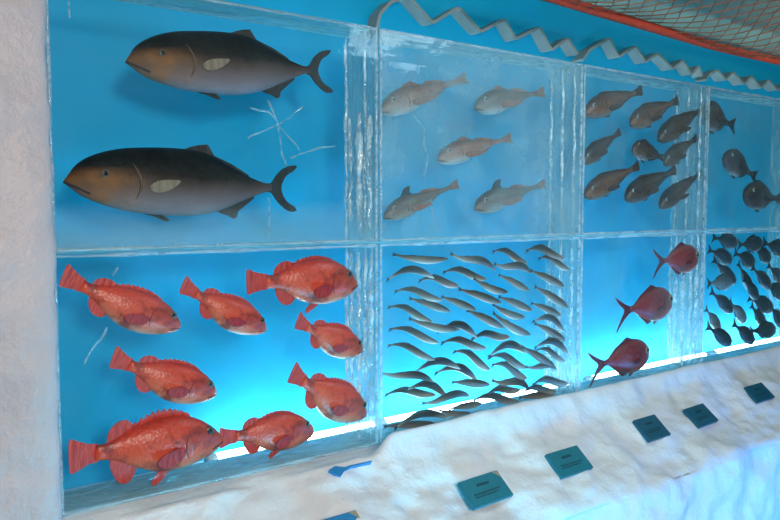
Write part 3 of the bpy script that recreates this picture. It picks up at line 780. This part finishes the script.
for side_, lst in cols.items():
    lst.sort(key=lambda q: q[1] + q[3])
    for q, (x0, y0, x1, y1, kd) in enumerate(lst):
        pr = (o1, o2)[kd]; o = pr if kd not in used else copy_tree(pr)
        used.add(kd)
        L = math.hypot(x1 - x0, y1 - y0)
        place(o, z7(x1, y1), z7(x0, y0), .05 + .03 * (q % 3), min(1.25, 1.0 * 78 / L), 1.0)
        which = ORD[q] + ' from the top' if q < len(lst) - 1 else 'lowest'
        tag(o, '%s small oval fish, %s in the %s column of its block' % (('dark slate', 'paler silvery')[kd], which, side_), 'fish', 'small oval fish in the far lower ice block')

# ================================================================== zigzag ribbons on the blue wall
def ribbon(px, label):
    Y = BACK - .066; P = [at(x, y, Y) for x, y in px]
    root_p = P[0].copy()
    bm = bmesh.new(); pts = []
    for i, p in enumerate(P):              # round the folds a little
        if 0 < i < len(P) - 1:
            pts += [p.lerp(P[i - 1], .07), p.lerp(P[i + 1], .07)]
        else: pts.append(p)
    h = .006; D = .064
    rows = []
    for i, p in enumerate(pts):
        a, b = pts[max(0, i - 1)], pts[min(len(pts) - 1, i + 1)]
        t = (b - a); t.y = 0; t.normalize(); nr = Vector((-t.z, 0, t.x)) * h
        q = p - root_p
        rows.append([bm.verts.new(q + nr + Vector((0, 0, 0))), bm.verts.new(q + nr + Vector((0, D, 0))), bm.verts.new(q - nr + Vector((0, D, 0))), bm.verts.new(q - nr)])
    for a, b in zip(rows, rows[1:]):
        for k_ in range(4): bm.faces.new((a[k_], a[(k_ + 1) % 4], b[(k_ + 1) % 4], b[k_]))
    bm.faces.new(rows[0]); bm.faces.new(rows[-1][::-1])
    o = obj('zigzag_ribbon', bm, M['ribbon'], smooth=False); o.location = root_p
    return tag(o, label, 'ribbon', 'folded zigzag ribbons above the ice')
ribbon([(376, 34), (380, 14), (391, 2), (409, -4), (433, 23), (459, 7), (481, 32), (505, 19), (516, 39), (540, 27), (552, 50), (568, 38), (578, 54)],
       'pale grey zigzag ribbon above the cloudy ice block')
ribbon([(583, 60), (590, 50), (610, 38), (619, 57), (636, 46), (646, 62), (658, 53), (673, 69), (683, 60), (692, 74), (699, 66), (703, 76)],
       'pale grey zigzag ribbon above the block of nine brown fish')
ribbon([(706, 80), (710, 74), (718, 70), (726, 80), (734, 72), (744, 84), (752, 76), (761, 88), (769, 80), (778, 90), (786, 84), (794, 92)],
       'small far zigzag ribbon at the right edge of the picture')

# ================================================================== net with red rope
def net():
    zr = CAM.z + .80
    edge = []
    for px, py in [(500, -22), (530, -10), (562, 0.5), (590, 9), (620, 18), (650, 27), (680, 36), (710, 45), (740, 52.5), (770, 59), (800, 66), (830, 73)]:
        d = ray(px, py); edge.append((px, py, d))
    root_pts = []
    for px, py, d in edge:
        t = (zr - CAM.z) / d.z
        root_pts.append(CAM + d * t)
    root = empty('fishing_net', root_pts[2])
    tag(root, 'brown fishing net with thick red border rope hung under the ceiling', 'net')
    off = root.location.copy()
    bm = bmesh.new(); pts = []
    for a, b in zip(root_pts, root_pts[1:]):
        for q in range(10): pts.append(a.lerp(b, q / 10) - off)
    tube(bm, pts, .021, 10); obj('border_rope', bm, M['rope'], root)
    # diamond mesh stretched from the rope out under the ceiling
    bm = bmesh.new()
    def ey(x):
        for a, b in zip(root_pts, root_pts[1:]):
            if a.x <= x <= b.x: return a.y + (b.y - a.y) * (x - a.x) / (b.x - a.x)
        return root_pts[0].y if x < root_pts[0].x else root_pts[-1].y
    S = .056; X0, X1 = root_pts[0].x, min(root_pts[-1].x, root_pts[0].x + 5.5)
    def P(i, j):
        x = X0 + i * S * .9; y = ey(x) - j * S * .8
        z = zr + .035 * fbm(Vector((x * 1.2, y * 1.2, 0)), 2) - .02 * math.sin(j * .5) + .006 * j
        return Vector((x + .012 * noise.noise(Vector((x * 9, y * 9, 1))), y + .012 * noise.noise(Vector((x * 9, y * 9, 5))), min(z, CEIL - .012))) - off
    ni = int((X1 - X0) / (S * .9)); nj = 30
    for i in range(ni):
        for j in range(nj):
            if (i + j) % 2 == 0:
                if j + 1 <= nj:
                    tube(bm, [P(i, j), P(i + 1, j + 1)], .0026, 4, False)
                    if i > 0: tube(bm, [P(i, j), P(i - 1, j + 1)], .0026, 4, False)
    obj('mesh', bm, M['net'], root)
net()

# ================================================================== placards on the snow
def placard(q, mat, label, corner=False):
    lift = .020
    p0 = p_sl + n_sl * lift
    Q = [at_plane(x, y, p0, n_sl) for x, y in q]        # TL, TR, BR, BL
    c = sum(Q, Vector()) / 4
    ux = (Q[1] - Q[0] + Q[2] - Q[3]).normalized(); uy = n_sl.cross(ux).normalized()
    w = ((Q[1] - Q[0]).length + (Q[2] - Q[3]).length) / 2; h = ((Q[0] - Q[3]).length + (Q[1] - Q[2]).length) / 2
    sk_ = ((Q[0] + Q[1] - Q[2] - Q[3]) / 2).dot(ux) / h
    root = empty('placard', c); tag(root, label, 'placard', 'small cards on the snow bank')
    rm = Matrix((ux, uy, n_sl)).transposed(); root.rotation_euler = rm.to_euler()
    bm = bmesh.new(); vs = bm_box(bm, (-w / 2, -h / 2, -.016), (w / 2, h / 2, .0))
    for v in vs: v.co.x += v.co.y * sk_ * 0.5
    bmesh.ops.bevel(bm, geom=bm.edges[:], offset=.002, segments=2, affect='EDGES'); obj('card', bm, mat, root, smooth=False)
    rnd = random.Random(int(q[0][0]))
    bm = bmesh.new()
    def dash(x0, x1, y0, hh):
        x = x0
        while x < x1:
            l = w * rnd.uniform(.025, .06); bm_box(bm, (x, y0, -.0005), (min(x + l, x1), y0 + hh * rnd.uniform(.7, 1), .0012)); x += l + w * .018
    dash(-w * .16, w * .14, h * .14, h * .11)
    dash(-w * .34, w * .3, -h * .12, h * .05); dash(-w * .34, w * .22, -h * .22, h * .05)
    obj('lettering', bm, M['ink'], root, smooth=False)
    if corner:
        bm = bmesh.new()
        tri = [(w / 2 - .028, h / 2 - .003), (w / 2 - .003, h / 2 - .003), (w / 2 - .003, h / 2 - .03)]
        a = [bm.verts.new((x + y * sk_ * .5, y, .0005)) for x, y in tri]; b = [bm.verts.new((x + y * sk_ * .5, y, .002)) for x, y in tri]
        bm.faces.new(a[::-1]); bm.faces.new(b)
        for i in range(3): bm.faces.new((a[i], a[(i + 1) % 3], b[(i + 1) % 3], b[i]))
        obj('worn_corner', bm, M['tape'], root, smooth=False)
placard([(458, 482), (497, 470), (514, 494), (475, 509)], M['card'], 'teal card with worn corner on the snow, nearest whole one', True)
placard([(546, 454), (577, 445), (594, 467), (562, 478)], M['card'], 'teal card on the snow below the end of the slender fish block')
placard([(634, 420), (655, 414), (671, 434), (650, 441)], M['card_dark'], 'dark blue card on the snow, third whole one from the left')
placard([(684, 409), (703, 403), (719, 420), (700, 427)], M['card_dark'], 'dark blue card on the snow, second from the right')
placard([(745, 387), (762, 382), (775, 397), (758, 402)], M['card_dark'], 'small dark blue card on the snow at the far right')
placard([(318, 521), (355, 510), (371, 533), (334, 545)], M['card_blue'], 'blue card cut off by the bottom edge of the picture', True)
def scrap():
    p0 = p_sl + n_sl * .026
    px = [(329, 470), (335, 466), (345, 467), (351, 465), (372, 460.5), (372, 461.5), (352, 466.5), (345, 470), (341, 476), (335, 474)]
    P = [at_plane(x, y, p0, n_sl) for x, y in px]; c = P[0].copy()
    bm = bmesh.new(); a = [bm.verts.new(p - c) for p in P]; b = [bm.verts.new(p - c - n_sl * .03) for p in P]
    f1 = bm.faces.new(a); f2 = bm.faces.new(b[::-1]); n_ = len(P)
    for i in range(n_): bm.faces.new((a[i], b[i], b[(i + 1) % n_], a[(i + 1) % n_]))
    bmesh.ops.triangulate(bm, faces=[f1, f2])
    o = obj('torn_scrap', bm, M['card_blue'], smooth=False); o.location = c
    tag(o, 'small torn blue scrap lying on the snow below the red fish', 'scrap')
scrap()

# ================================================================== light
w = bpy.data.worlds.new('world'); scene.world = w; w.use_nodes = True
bg = w.node_tree.nodes['Background']; bg.inputs[0].default_value = lin((50, 165, 190)); bg.inputs[1].default_value = .24
def area(name, loc, target, size, power, rgb, sy=None):
    l = bpy.data.lights.new(name, 'AREA'); l.energy = power; l.color = lin(rgb)[:3]; l.size = size
    if sy: l.shape = 'RECTANGLE'; l.size_y = sy
    o = bpy.data.objects.new(name, l); COL.objects.link(o); o.location = loc
    o.rotation_euler = (Vector(target) - Vector(loc)).to_track_quat('-Z', 'Y').to_euler()
    return o
area('room_lamp', (-.1, -4.0, 2.3), (1.3, 0, 1.2), .5, 118, (255, 232, 218))
area('aisle_lamp', (2.3, -.95, 2.47), (2.2, -.35, .9), .45, 10, (214, 242, 250))
area('added_blue_fill', (3.6, -1.15, .12), (2.2, -.3, .7), .4, 22, (30, 155, 255), .4)  # unseen fill, added to turn the ledge front and snow bumps blue
area('added_cyan_fill', (1.3, -1.15, .08), (1.6, -.25, .7), .3, 30, (70, 215, 255), .3)  # added fill for cyan patches on the slope, stands in for bounced light
area('added_ceiling_fill', (4.2, -.9, 2.2), (4.2, -.9, 3.0), .5, 20, (255, 246, 224))  # upward fill added to brighten the ceiling and the net
scene.view_settings.view_transform = 'Standard'; scene.view_settings.look = 'None'
scene.view_settings.exposure = 0.0; scene.view_settings.gamma = 1.0; scene.view_settings.use_curve_mapping = False
